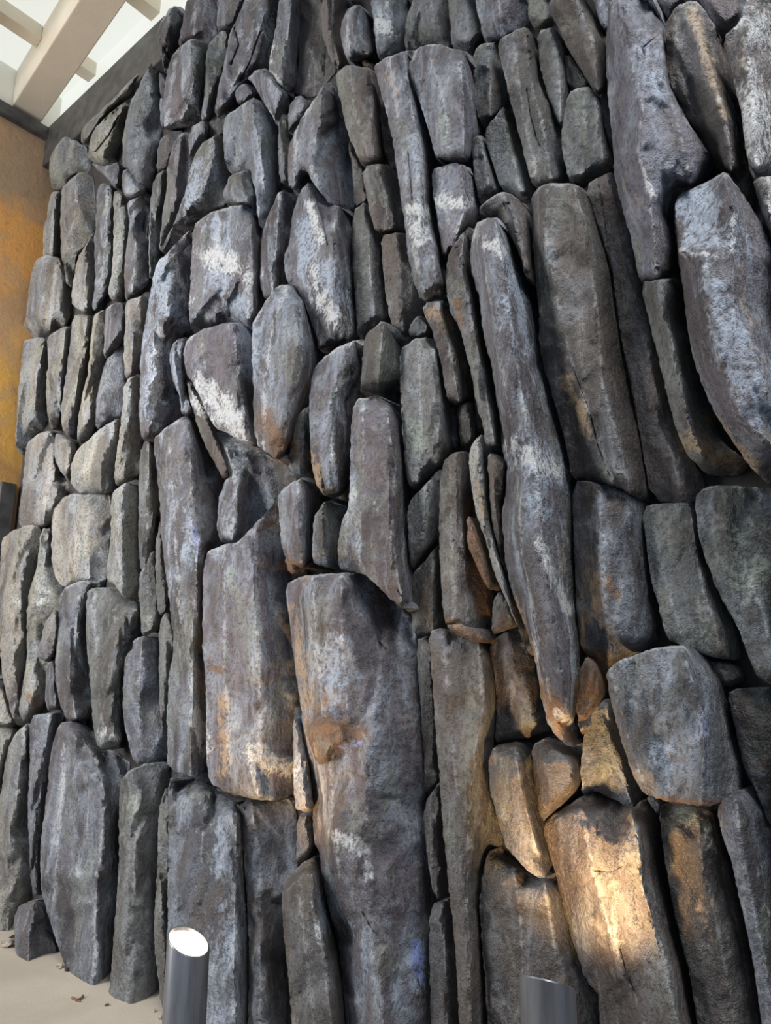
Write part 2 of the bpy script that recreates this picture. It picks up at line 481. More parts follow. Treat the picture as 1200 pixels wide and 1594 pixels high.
R(.28,'p','246,410 262,395 283,372 297,358 299,400 296,450 294,500 291,522 280,530 268,545 264,560 270,590 282,620 283,642 268,652 255,662 243,678 240,684 222,684 218,650 220,600 220,560 225,520 232,480 238,440','264,396 268,430 255,500 246,560 240,620 234,676')
R(.3,'p','264,553 272,530 292,524 286,545 286,580 297,630 300,648 284,646 281,620 268,585')
R(.34,'p','288,545 292,530 315,515 333,510 360,502 394,512 398,560 396,620 398,660 398,697 385,690 360,675 335,664 318,630 305,600 290,578','312,518 322,590 340,660/365,505 372,600 392,690')
R(.26,'n','288,582 304,602 317,632 333,666 345,700 358,740 350,750 335,720 318,690 302,645')
R(.24,'p','336,668 365,683 398,700 438,733 441,760 420,790 395,815 375,842 350,845 340,830 341,780 350,752 360,742 347,700','352,690 366,745 362,840')
R(.28,'p','240,685 262,664 286,650 300,652 315,692 333,725 341,752 340,830 342,846 319,860 317,920 316,980 315,1040 322,1050 322,1110 321,1180 325,1217 262,1197 262,1150 262,1100 265,1050 272,1010 270,980 265,930 258,880 252,820 250,780 246,730','294,654 298,760 308,860 300,980 300,1100 296,1205/262,668 270,780 276,900 282,1000')
R(.3,'p','319,862 350,849 372,846 395,820 425,790 441,765 443,810 440,880 452,890 455,950 458,1010 460,1080 460,1150 455,1210 450,1240 430,1245 400,1243 360,1235 328,1218 323,1180 323,1110 322,1055 320,1040 317,990','350,852 350,930 348,1030 355,1100 358,1225/395,825 402,940 405,1100 402,1235')
# far end, left of the first tall column
R(.16,'c','78,250 83,235 100,210 118,218 133,228 137,245 143,270 120,268 110,275 97,296 82,296 77,270','113,218 108,268')
R(.16,'c','127,222 128,200 155,175 180,150 205,125 228,105 230,115 210,148 190,160 170,175 150,200 138,225','215,120 165,170 135,215')
R(.18,'c','138,235 145,205 165,182 190,162 208,150 200,170 190,200 187,235 180,255 165,258 150,252 137,245','196,165 165,205 160,250')
R(.2,'s','232,105 247,87 250,130 254,200 245,230 240,250 236,290 230,295 215,280 200,262 192,258 192,225 196,195 202,165 215,140','244,98 228,140 216,190 210,250')
R(.2,'s','190,268 205,258 218,270 230,290 228,300 212,308 200,310 190,298')
R(.14,'s','140,252 165,260 186,252 188,285 180,295 172,282 155,268')
R(.16,'c','97,295 110,280 125,268 142,276 149,300 147,360 128,385 118,400 117,430 112,446 103,440 98,410 95,380 96,330','125,270 115,330 112,400')
R(.16,'c','82,298 95,298 97,320 93,360 95,395 80,400 68,405 68,365 72,340 78,310','93,300 84,350 82,398')
R(.2,'c','50,430 56,405 72,398 90,400 100,425 110,440 108,490 100,510 80,518 60,524 42,526 38,510 44,470','89,404 84,440 78,512')
R(.13,'s','148,365 150,340 152,300 158,285 172,290 176,320 176,400 175,425 168,450 155,475 148,485 144,478 150,440 148,400','168,292 164,380 155,460')
R(.14,'c','120,405 130,388 146,366 148,400 150,440 143,480 135,490 120,480 112,470 113,445 118,430','140,378 134,430 130,480')
R(.13,'c','177,300 185,297 196,310 200,335 196,365 195,400 194,420 192,455 185,470 172,465 168,455 176,420 178,350','188,302 186,380 180,460')
R(.14,'s','198,315 215,308 229,298 231,330 230,370 230,420 228,440 220,455 205,462 196,468 194,440 197,390 203,350 200,330','208,314 212,380 206,455')
R(.12,'g','234,320 240,275 260,262 258,300 250,340 245,380 240,405 234,440 232,400','250,270 242,340 236,420')
R(.15,'p','262,255 270,225 282,208 294,206 295,240 293,275 288,300 278,330 268,355 258,378 248,390 252,350 256,320 261,285','282,212 276,270 262,350')
R(.14,'p','296,200 310,190 322,190 320,215 308,235 297,262 294,240')
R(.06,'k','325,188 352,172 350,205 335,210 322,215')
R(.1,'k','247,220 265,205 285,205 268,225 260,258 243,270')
R(.1,'s','247,110 255,120 258,140 254,155 249,140')
R(.1,'s','248,155 256,150 254,200 250,190')
R(.19,'c','38,533 45,528 72,526 76,560 72,620 74,665 55,675 42,695 38,710 27,700 25,680 30,600','70,529 58,580 52,672')
R(.16,'c','74,525 90,515 104,507 113,515 107,555 95,620 90,665 80,668 74,640 73,600 76,560','102,511 98,560 88,650')
R(.15,'c','114,492 130,490 143,495 141,530 132,580 124,630 117,675 108,682 97,665 96,640 103,590 110,540','137,494 125,560 112,660')
R(.14,'c','146,494 160,482 164,490 162,555 156,600 148,660 138,680 122,690 121,670 126,630 138,580 142,530','158,486 148,560 134,660')
R(.15,'s','164,483 175,474 193,470 194,500 192,530 178,545 165,560 162,545')
R(.14,'s','166,562 180,547 193,537 192,590 191,645 165,655 150,670 150,630 157,590','172,556 163,600 160,655')
R(.15,'c','88,672 108,683 118,692 114,720 110,750 95,735 86,715 85,690')
R(.19,'c','42,692 60,676 84,671 85,715 94,740 108,752 108,770 90,800 70,818 50,822 32,818 30,800 38,750 40,720','83,690 77,740 68,815')
R(.18,'c','113,715 122,700 145,680 160,665 188,650 188,690 180,730 177,762 155,768 137,770 120,765 110,745','172,657 140,700 122,750/176,660 166,720 165,765')
R(.13,'c','196,470 210,465 230,455 236,460 228,500 220,540 218,575 205,585 196,590 193,560 195,520','216,464 208,520 204,582')
R(.15,'c','195,593 218,580 218,620 220,690 218,735 200,745 180,758 179,730 190,650','206,590 200,660 192,745')
R(.14,'g','221,690 240,686 244,720 247,770 248,800 240,805 238,850 232,880 220,890 217,860 217,790 217,745','232,690 232,780 226,880')
R(.2,'c','83,800 95,778 115,769 140,773 172,769 174,790 172,820 172,840 168,880 160,905 140,903 125,905 115,912 100,912 90,905 82,875 82,830','128,775 118,830 138,900')
R(.18,'c','175,766 195,754 214,747 215,790 216,850 217,900 217,925 205,932 190,925 180,910 168,905 168,880 174,840 174,800','194,760 180,840 194,922')
R(.13,'g','218,895 224,885 238,855 241,880 242,900 245,940 248,975 235,985 222,990 219,960 217,925','230,880 232,980')
R(.13,'g','242,850 250,805 253,850 258,900 258,945 250,960 244,940')
R(.14,'g','249,970 260,950 270,985 270,1010 264,1060 260,1110 262,1180 255,1160 250,1100 248,1050')
R(.22,'c','5,840 20,828 47,818 63,820 62,850 58,880 45,930 43,1000 38,1040 28,1072 35,1120 30,1130 18,1110 5,1050 2,1000 -2,950 2,880','33,823 33,880 24,950 21,1010 24,1100')
R(.16,'c','65,823 80,825 82,880 96,915 92,940 75,1000 72,1060 68,1090 62,1105 45,1120 35,1123 30,1100 38,1065 44,1020 43,960 47,920 60,880','76,830 66,900 54,960 52,1060 46,1112')
R(.17,'c','60,1010 72,965 90,945 92,985 85,1015 75,1032 56,1020')
R(.2,'s','93,930 103,915 122,907 135,905 158,909 140,922 134,940 134,1000 140,1060 142,1100 134,1118 105,1122 92,1085 86,1040 92,990','124,911 118,1000 112,1070 118,1115')
R(.14,'s','73,1035 86,1025 92,1080 97,1103 70,1105')
R(.22,'g','136,925 145,917 165,915 185,920 205,935 216,947 218,980 205,1010 195,1045 192,1100 190,1160 170,1165 155,1165 147,1135 142,1060 136,1000','208,945 184,1040 182,1158/146,925 152,1040 160,1160')
R(.2,'s','208,997 245,985 248,1060 252,1110 260,1180 235,1188 210,1188 200,1150 193,1115 193,1050 198,1020 208,1010','222,995 215,1080 220,1182')
R(.18,'b','48,1115 70,1112 98,1110 100,1122 88,1135 82,1165 80,1200 75,1237 65,1300 64,1390 50,1394 48,1344 44,1260 48,1190','78,1114 66,1200 58,1300 58,1390')
R(.2,'c','12,1170 25,1142 46,1125 47,1190 43,1260 47,1344 50,1395 30,1408 22,1440 15,1462 -5,1470 -10,1300 2,1240','40,1130 30,1200 22,1290 12,1450')
R(.2,'c','-14,1140 0,1133 24,1134 20,1150 8,1190 0,1230 -14,1240')
R(.16,'c','-14,1060 2,1050 16,1112 26,1130 -14,1130')
R(.27,'s','80,1175 93,1128 112,1123 125,1126 145,1147 170,1172 190,1182 205,1190 192,1210 188,1280 182,1430 173,1540 143,1552 110,1525 85,1450 66,1392 64,1320 75,1235','112,1140 150,1185 165,1240 152,1360 145,1540/100,1142 95,1250 84,1400', top=.5)
R(.25,'g','190,1213 203,1200 230,1190 258,1191 262,1205 250,1240 247,1300 244,1367 240,1430 248,1500 250,1600 168,1590 177,1480 187,1360 187,1247','212,1200 212,1300 205,1420 196,1585')
R(.2,'g','248,1262 261,1219 264,1260 262,1350 260,1450 257,1500 258,1612 250,1612 243,1490 240,1440 246,1360')
R(.3,'b','262,1215 280,1206 325,1225 366,1247 372,1249 380,1320 385,1400 388,1480 384,1625 258,1625 262,1450 264,1300','318,1240 315,1300 308,1420 302,1620/368,1262 366,1400 362,1620')
R(.18,'s','330,1222 362,1241 400,1247 430,1251 453,1247 456,1300 460,1340 462,1390 440,1400 438,1440 436,1500 440,1560 438,1625 388,1625 390,1480 386,1400 380,1320 374,1250','392,1250 405,1350 405,1620')
# central columns
R(.36,'p','445,910 470,899 500,895 540,893 567,896 590,915 618,945 640,980 645,1000 650,1065 657,1130 660,1194 657,1260 663,1320 670,1395 668,1430 668,1500 672,1625 550,1625 533,1490 513,1410 503,1370 500,1330 490,1310 486,1194 475,1165 470,1100 460,1030 452,960','533,897 532,1000 540,1100 575,1160 577,1200 567,1330 573,1430 587,1530 594,1620/487,903 490,960 499,1080 512,1180 522,1300 530,1400', left=.45, key='big')
R(.36,'n','440,1376 470,1345 493,1333 500,1355 507,1407 527,1477 546,1625 464,1625 450,1510 442,1444','467,1366 473,1460 492,1620/486,1360 500,1460 520,1620/450,1384 467,1366 486,1360', top=.5)
R(.24,'w','457,1100 468,1110 475,1165 484,1200 488,1262 475,1264 458,1256', tint2=1)
R(.16,'n','463,1267 488,1270 489,1320 470,1340 462,1350')
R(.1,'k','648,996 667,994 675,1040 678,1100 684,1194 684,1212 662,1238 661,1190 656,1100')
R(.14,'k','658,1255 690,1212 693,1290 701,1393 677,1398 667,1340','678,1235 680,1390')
R(.17,'n','671,1408 701,1404 713,1480 721,1625 675,1625 670,1500','690,1408 698,1620')
R(.27,'n','668,985 690,980 735,990 758,1005 768,1040 772,1100 766,1150 762,1194 765,1230 780,1295 770,1320 748,1370 750,1460 758,1530 763,1625 720,1625 713,1494 700,1377 690,1277 685,1194 679,1130 674,1040','745,998 752,1100 735,1200 728,1300 728,1400 735,1620/690,985 698,1100 712,1240')
R(.22,'n','748,1377 762,1327 775,1327 800,1347 830,1370 860,1372 873,1387 890,1440 910,1510 932,1540 934,1625 766,1625 758,1530 751,1460','800,1352 812,1450 816,1620/848,1374 862,1470 880,1620')
R(.27,'n','762,1185 770,1162 800,1159 826,1162 828,1200 840,1270 852,1320 863,1366 832,1364 802,1333 785,1310 775,1270 764,1230','802,1164 812,1230 838,1330')
R(.12,'n','762,1002 780,990 800,977 805,985 820,1020 833,1070 850,1115 852,1133 830,1143 810,1150 780,1149 772,1155 775,1100 770,1040')
R(.28,'n','829,1160 850,1150 885,1166 905,1180 904,1215 900,1235 880,1250 860,1268 844,1280 835,1240 829,1200', left=.5)
R(.36,'n','845,1286 862,1269 885,1256 905,1241 925,1231 945,1239 965,1250 985,1262 1002,1246 1023,1270 1027,1310 1037,1360 1053,1444 1077,1527 1100,1625 938,1625 935,1548 922,1535 907,1510 883,1427 867,1360','982,1264 993,1307 1000,1380 1017,1434 1033,1487 1043,1544 1064,1620/905,1262 922,1350 938,1410 960,1477 990,1554 1005,1620@.8', left=.35)
R(.16,'g','908,1165 912,1130 930,1100 945,1088 955,1115 970,1150 985,1194 1000,1235 990,1260 965,1248 940,1235 925,1228 906,1237 905,1200','945,1095 950,1160 985,1255')
R(.38,'s','945,1045 965,1030 1000,1017 1030,1008 1063,1007 1085,1015 1107,1030 1120,1060 1130,1110 1145,1170 1150,1200 1150,1230 1123,1247 1100,1254 1040,1246 1003,1234 990,1214 983,1194 965,1140 950,1080','952,1050 972,1130 1000,1215/1063,1012 1078,1060 1093,1117 1096,1170 1090,1246@.92')
R(.14,'w','1005,1238 1030,1251 1028,1270 1019,1262')
R(.25,'k','1028,1277 1032,1252 1050,1252 1080,1259 1110,1263 1115,1268 1125,1300 1135,1340 1150,1400 1165,1460 1180,1540 1194,1625 1102,1625 1080,1530 1056,1444 1040,1360','1083,1264 1090,1330 1113,1427 1133,1527 1150,1620/1108,1268 1125,1350 1150,1450 1180,1600@.6')
R(.27,'s','1118,1262 1130,1240 1155,1232 1172,1232 1180,1245 1200,1290 1216,1300 1216,1625 1196,1625 1180,1530 1165,1450 1140,1340 1126,1300','1145,1246 1160,1345 1183,1460 1205,1580')
R(.12,'g','1133,1080 1145,1074 1175,1071 1216,1071 1216,1290 1200,1285 1185,1245 1170,1215 1158,1190 1148,1140')
R(.16,'g','1001,790 1030,786 1080,784 1083,795 1086,830 1092,860 1105,895 1120,925 1137,965 1145,1000 1147,1024 1120,1023 1097,1019 1065,1003 1040,995 1030,955 1015,900 1008,850','1015,795 1030,880 1060,990/1075,792 1090,900 1125,1015')
R(.2,'g','1083,774 1098,760 1130,757 1216,764 1216,1068 1195,1063 1175,1045 1165,1015 1150,975 1130,940 1115,910 1100,870 1090,840','1130,765 1150,860 1190,960 1210,1050')
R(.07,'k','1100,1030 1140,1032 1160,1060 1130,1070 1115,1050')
# the long leaning column and its neighbours
R(.3,'n','747,335 750,318 780,299 800,305 820,325 827,345 828,400 826,440 818,430 810,395 800,375 785,345 775,338 750,340','782,303 805,345 822,420')
R(.46,'p','735,372 742,350 755,342 777,341 790,360 800,380 810,405 820,450 830,517 843,587 873,667 884,717 888,760 891,800 893,870 897,950 903,1020 905,1045 901,1075 895,1100 900,1130 905,1150 888,1163 857,1135 843,1085 837,1033 817,967 800,927 787,867 783,800 788,765 790,720 783,700 777,633 767,567 753,517 750,467 737,433 733,400','772,347 790,450 800,550 818,640 838,740 846,850 862,950 878,1050 884,1110/750,350 760,450 780,560 795,660 805,760 812,860 836,980 856,1090@.9', left=.55, key='long')
R(.3,'r','904,1042 912,1022 930,1032 937,1060 938,1080 930,1100 915,1115 907,1145 901,1130 897,1100 902,1075', of='long')
R(.32,'n','695,425 700,395 715,370 733,353 734,372 732,400 736,433 748,467 752,517 766,567 776,633 782,698 765,700 757,690 753,660 745,640 737,587 723,533 717,510 700,480','722,368 718,420 735,500 755,600 770,690')
R(.28,'w','730,710 737,690 752,674 757,700 760,735 764,800 775,850 790,900 800,930 817,970 830,1020 820,1010 800,960 785,925 770,890 757,840 742,800 735,760','750,680 752,760 770,860 808,970', tint2=1)
R(.28,'n','759,706 783,710 790,722 786,767 782,800 785,860 795,910 788,895 775,850 765,800 761,740')
R(.24,'n','686,760 692,720 705,707 728,703 730,740 725,790 722,830 728,860 755,890 765,925 768,955 758,985 740,986 715,970 693,973 688,900 685,830','712,708 718,810 722,860 727,968/700,720 703,850 706,965', key='torn')
R(.15,'n','768,937 780,917 795,947 805,973 785,983 765,988')
R(.14,'n','711,630 736,624 738,673 730,693 716,693')
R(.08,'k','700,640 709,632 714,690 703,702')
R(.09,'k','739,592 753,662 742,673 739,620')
R(.32,'p','585,103 600,92 625,83 650,80 640,98 643,130 660,185 675,235 676,255 672,270 676,320 688,380 695,420 697,462 657,469 645,435 637,397 630,333 620,267 613,217 597,150 586,112','606,94 614,140 622,200 630,260 638,330 648,400 662,466/630,86 640,160 655,230 660,300 672,380 685,460')
R(.26,'n','657,474 697,467 705,495 718,520 724,540 733,573 735,617 710,628 697,622 693,593 683,543 667,500','680,472 700,540 715,624')
R(.32,'p','638,100 648,82 657,73 683,70 703,78 730,82 735,110 741,160 747,200 735,215 732,235 733,255 710,250 690,253 683,256 670,207 657,163 643,127','664,80 680,120 693,167 700,248/716,84 722,160 722,245')
R(.28,'p','673,265 690,260 707,254 727,260 735,275 743,320 738,343 725,360 712,372 700,395 695,405 690,400 684,350 675,300','718,260 726,320 705,385/685,266 696,340 694,395')
R(.26,'n','523,120 530,110 543,102 573,107 584,113 590,150 589,210 595,240 600,252 570,256 562,255 553,230 545,215 538,190 530,150','545,106 552,170 575,250/575,110 580,180 588,248')
R(.22,'n','564,260 600,255 613,268 620,290 625,320 631,358 600,360 592,364 582,352 572,310','588,262 600,310 606,356')
R(.1,'n','590,120 600,155 612,215 617,265 605,255 595,235 591,190')
R(.12,'r','560,99 570,90 583,102 582,108', of='tip')
R(.28,'p','530,57 533,30 545,12 557,8 573,17 580,45 587,85 583,97 570,87 560,97 543,100 536,78','555,12 560,50 572,84/540,25 545,90', key='tip')
R(.22,'n','500,20 505,-10 535,-10 543,5 534,22 530,55 535,80 541,100 528,112 515,92 503,55','520,-8 516,50 530,105')
R(.2,'b','578,5 583,-10 630,-10 630,40 629,80 605,86 590,95 585,60','600,-8 604,40 606,84')
R(.15,'g','632,30 648,-10 692,-10 698,30 700,70 682,68 657,71 645,80 631,82','670,-8 678,60')
R(.13,'g','697,-10 735,-10 747,35 750,52 735,70 731,80 703,74 702,40')
R(.16,'p','738,-10 822,-10 821,40 800,50 775,60 755,68 748,35','775,-8 782,55')
R(.14,'g','735,90 745,72 757,68 773,66 780,115 786,160 770,178 752,200 742,170 737,130','760,70 764,180')
R(.19,'g','775,65 800,50 820,43 827,60 833,100 843,133 862,180 868,205 873,240 875,283 858,287 830,287 825,270 815,230 805,190 795,150 785,110','818,48 825,120 845,200 858,282/798,56 808,130 820,210 840,285@.85')
R(.13,'g','755,205 772,180 787,165 797,190 807,235 820,280 828,298 818,308 800,300 782,297 770,260 760,230','784,172 795,230 812,298')
R(.14,'g','733,222 740,212 751,212 760,240 770,275 778,297 763,308 748,318 742,290','748,216 762,300')
R(.1,'g','822,-10 855,-10 860,30 838,42 823,33')
R(.12,'g','837,50 862,42 876,70 882,135 878,185 872,200 852,145 840,100','860,48 872,120 874,190')
R(.22,'n','855,10 860,-10 905,-10 920,25 935,48 946,68 945,110 943,135 930,147 910,115 885,75 867,38','895,-8 920,60 932,140')
R(.08,'g','879,77 910,119 915,132 884,140')
R(.17,'g','874,217 884,145 912,134 930,150 937,190 945,225 953,253 945,265 890,284 882,265','905,140 912,200 905,270/928,155 940,250')
R(.08,'n','932,150 944,142 950,190 955,245 947,225 939,190')
R(.15,'p','920,-10 950,-10 946,55 935,40')
R(.4,'p','950,-10 1017,-10 1030,40 1037,100 1047,147 1067,187 1090,222 1110,252 1103,268 1083,288 1062,300 1050,312 1051,345 1055,390 1057,430 1030,436 997,437 990,400 977,345 966,310 957,263 958,245 950,170 944,85','962,0 968,40 987,110 1000,167 992,233 1012,300 1022,430/1028,45 1036,130 1056,195 1075,283@.95', left=.5)
R(.3,'g','998,440 1030,438 1057,432 1062,465 1073,533 1083,580 1100,627 1113,680 1135,700 1160,718 1155,733 1120,735 1090,727 1070,705 1055,670 1045,635 1030,570 1015,510','1030,442 1045,520 1065,620 1095,720', left=.6)
R(.32,'n','1037,40 1053,10 1080,2 1093,13 1110,40 1120,60 1133,100 1143,160 1150,210 1160,257 1170,297 1165,320 1150,300 1135,270 1125,265 1112,258 1092,222 1068,185 1048,145 1040,100','1076,8 1087,60 1107,110 1127,183 1140,262/1050,25 1056,100 1080,180@.85')
R(.16,'p','1020,-10 1075,-10 1050,8 1037,35')
R(.16,'p','1085,-10 1155,-10 1157,20 1150,35 1128,48 1120,55 1108,35 1095,12')
R(.34,'w','1125,60 1155,35 1165,-10 1216,-10 1216,270 1170,272 1163,235 1155,170 1140,110','1160,40 1172,120 1180,262', tint2=1)
R(.25,'w','1172,278 1216,274 1216,415 1200,370 1190,345 1180,310')
R(.5,'p','1050,320 1060,303 1090,290 1110,280 1130,267 1143,287 1170,327 1183,350 1200,393 1216,425 1216,757 1200,753 1180,737 1160,713 1133,673 1107,627 1080,560 1067,467 1057,400','1056,390 1086,396 1097,413 1097,467 1113,543 1133,590 1153,647 1212,700/1128,272 1143,333 1140,393 1143,483 1167,523 1197,597 1214,640/1086,396 1140,393', left=.55, top=.45)
R(.3,'n','829,307 843,290 860,287 885,287 907,293 920,325 932,365 945,398 955,440 963,510 983,600 1000,683 1010,773 993,775 965,758 925,750 892,745 883,693 863,617 842,550 840,467 832,400 830,330','852,296 848,390 857,410 870,483 893,573 927,667 955,752/895,292 912,350 916,400 930,480 938,600 965,700 985,765', left=.6)
R(.14,'n','910,291 950,268 960,285 968,315 978,350 990,400 1005,485 1023,567 1045,650 1068,710 1093,750 1080,782 1015,777 1000,685 982,595 965,505 955,420 945,390 930,345','950,275 965,350 985,440 1010,560 1040,680 1060,770')
R(.28,'s','892,749 925,753 960,762 988,777 1000,790 1003,850 1008,900 1017,960 1015,998 985,1010 960,1025 945,1035 938,1048 925,1028 912,1015 904,1000 899,950 896,860','933,757 936,850 942,950 950,1022/978,780 985,900 990,1000@.8', left=.5)
# the leaf-shaped stones of the middle
R(.42,'p','394,505 400,497 415,470 430,448 453,443 470,463 487,507 498,550 497,570 482,620 463,648 455,690 445,722 425,708 398,690 396,600','450,447 425,500 412,600 410,690/468,470 470,560 440,700')
R(.3,'p','450,230 467,190 485,165 497,145 510,128 523,135 532,165 540,215 548,270 550,322 530,326 510,312 490,285 477,265 467,280 462,302 450,285','510,131 494,200 486,260 500,300/462,205 458,290')
R(.18,'p','449,170 463,147 485,160 467,187 450,215')
R(.16,'g','433,207 437,178 448,180 449,225 449,285 435,283')
R(.3,'p','457,330 470,298 482,284 497,300 513,318 547,330 547,397 553,450 555,515 545,525 520,540 502,552 490,510 472,462 460,444 448,440 443,400 452,385','481,290 487,350 490,400 492,483 500,545/520,326 525,420 530,530')
R(.22,'p','407,367 420,333 437,293 460,310 457,335 455,380 445,395 443,440 433,460 415,468 405,440 407,400','436,300 432,360 424,460')
R(.16,'g','550,330 570,313 583,350 592,375 594,400 600,470 600,490 585,507 570,525 558,525 555,470 549,400','572,318 576,400 582,505')
R(.13,'n','594,368 612,364 632,363 640,397 652,455 656,485 640,495 632,520 630,525 615,520 605,480 597,420','618,366 625,450 628,520')
R(.14,'g','635,510 653,488 667,507 663,523 640,528')
R(.1,'n','541,215 555,240 565,280 570,310 552,323 549,270')
R(.36,'p','486,590 490,575 500,562 522,545 547,533 566,529 562,575 552,625 548,665 545,720 533,770 528,775 510,772 497,760 490,740 486,715 483,650 483,620','547,535 535,570 525,620 517,690 522,765')
R(.34,'g','568,528 578,513 597,500 615,515 622,540 625,600 590,612 560,620 564,575','597,502 592,560 587,608')
R(.34,'p','552,625 585,616 605,630 627,667 632,730 632,790 634,850 640,920 640,953 613,935 590,911 567,892 545,886 530,884 527,850 535,810 545,785 547,730 548,680','565,632 566,730 560,800 560,880/603,636 614,730 610,830 625,935')
R(.26,'g','624,545 645,530 667,525 682,548 692,595 697,633 703,690 690,715 665,745 640,763 633,730 628,665 625,600','650,533 655,650 650,750/676,545 685,640 680,720')
R(.2,'g','635,785 660,757 690,725 687,765 686,800 684,840 660,868 641,890 637,850','672,745 664,800 655,868')
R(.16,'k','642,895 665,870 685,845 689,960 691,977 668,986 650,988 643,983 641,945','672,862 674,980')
R(.3,'g','488,820 492,800 505,783 520,777 535,783 540,790 530,815 527,850 527,882 500,880 486,875','508,783 503,830 510,878')
R(.34,'p','433,775 440,762 463,747 483,743 497,768 503,780 490,795 485,820 483,870 478,885 458,878 443,865 438,830','465,750 468,800 470,876', key='knob')
R(.22,'g','448,722 460,655 470,640 482,632 483,690 488,735 478,740 460,743','474,640 470,738')
R(.18,'r','443,868 460,868 477,888 470,897 450,892', of='knob')
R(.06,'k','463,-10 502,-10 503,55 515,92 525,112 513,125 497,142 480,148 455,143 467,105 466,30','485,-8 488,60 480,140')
R(.05,'r','475,1135 500,1112 533,1120 573,1145 573,1157 540,1163 518,1168 510,1190 493,1188', lift=.34, of='big')
R(.04,'r','693,974 715,970 742,984 752,998 735,1000 712,986', lift=.24, of='torn')
R(.05,'r','728,800 735,820 748,850 757,885 764,920 750,900 738,870 727,850', lift=.22, of='torn')
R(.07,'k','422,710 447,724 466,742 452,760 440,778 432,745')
LOOSE = (.22,'b','22,1430 33,1408 50,1403 68,1404 78,1440 90,1500 67,1522 35,1518 25,1480','53,1405 46,1450 44,1515')


# ------------------------------------------------------------------ turning an outline into a solid stone
DEPTH = 0.85


def chaikin(p):
    p = np.asarray(p, float)
    q = np.roll(p, -1, 0)
    return np.stack([p * .8 + q * .2, p * .2 + q * .8], 1).reshape(-1, 2)


def resample(p, step):
    q = np.roll(p, -1, 0)
    out = []
    for a, b in zip(p, q):
        n = max(1, int(round(np.hypot(*(b - a)) / step)))
        for i in range(n):
            out.append(a + (b - a) * i / n)
    return np.array(out)


def seg_dist(pts, a, b):
    ab = b - a
    t = np.clip(((pts - a) @ ab) / max(1e-9, ab @ ab), 0, 1)
    d = pts - (a + t[:, None] * ab)
    return np.hypot(d[:, 0], d[:, 1])


def inside(pts, poly):
    x, y = pts[:, 0], pts[:, 1]
    r = np.zeros(len(pts), bool)
    n = len(poly)
    j = n - 1
    for i in range(n):
        xi, yi = poly[i]
        xj, yj = poly[j]
        c = ((yi > y) != (yj > y))
        if yi != yj:
            r ^= c & (x < (xj - xi) * (y - yi) / (yj - yi) + xi)
        j = i
    return r


def bil(H, x0, y0, g, p):
    ny, nx = H.shape
    fx_ = np.clip((p[:, 0] - x0) / g, 0, nx - 1.001)
    fy_ = np.clip((p[:, 1] - y0) / g, 0, ny - 1.001)
    ix, iy = fx_.astype(int), fy_.astype(int)
    u, v = fx_ - ix, fy_ - iy
    return (H[iy, ix] * (1 - u) * (1 - v) + H[iy, ix + 1] * u * (1 - v) + H[iy + 1, ix] * (1 - u) * v + H[iy + 1, ix + 1] * u * v)


def along(line, step):
    line = np.asarray(line, float)
    out = []
    for a, b in zip(line[:-1], line[1:]):
        n = max(1, int(np.hypot(*(b - a)) / step))
        for i in range(n):
            out.append(a + (b - a) * i / n)
    out.append(line[-1])
    return np.array(out)


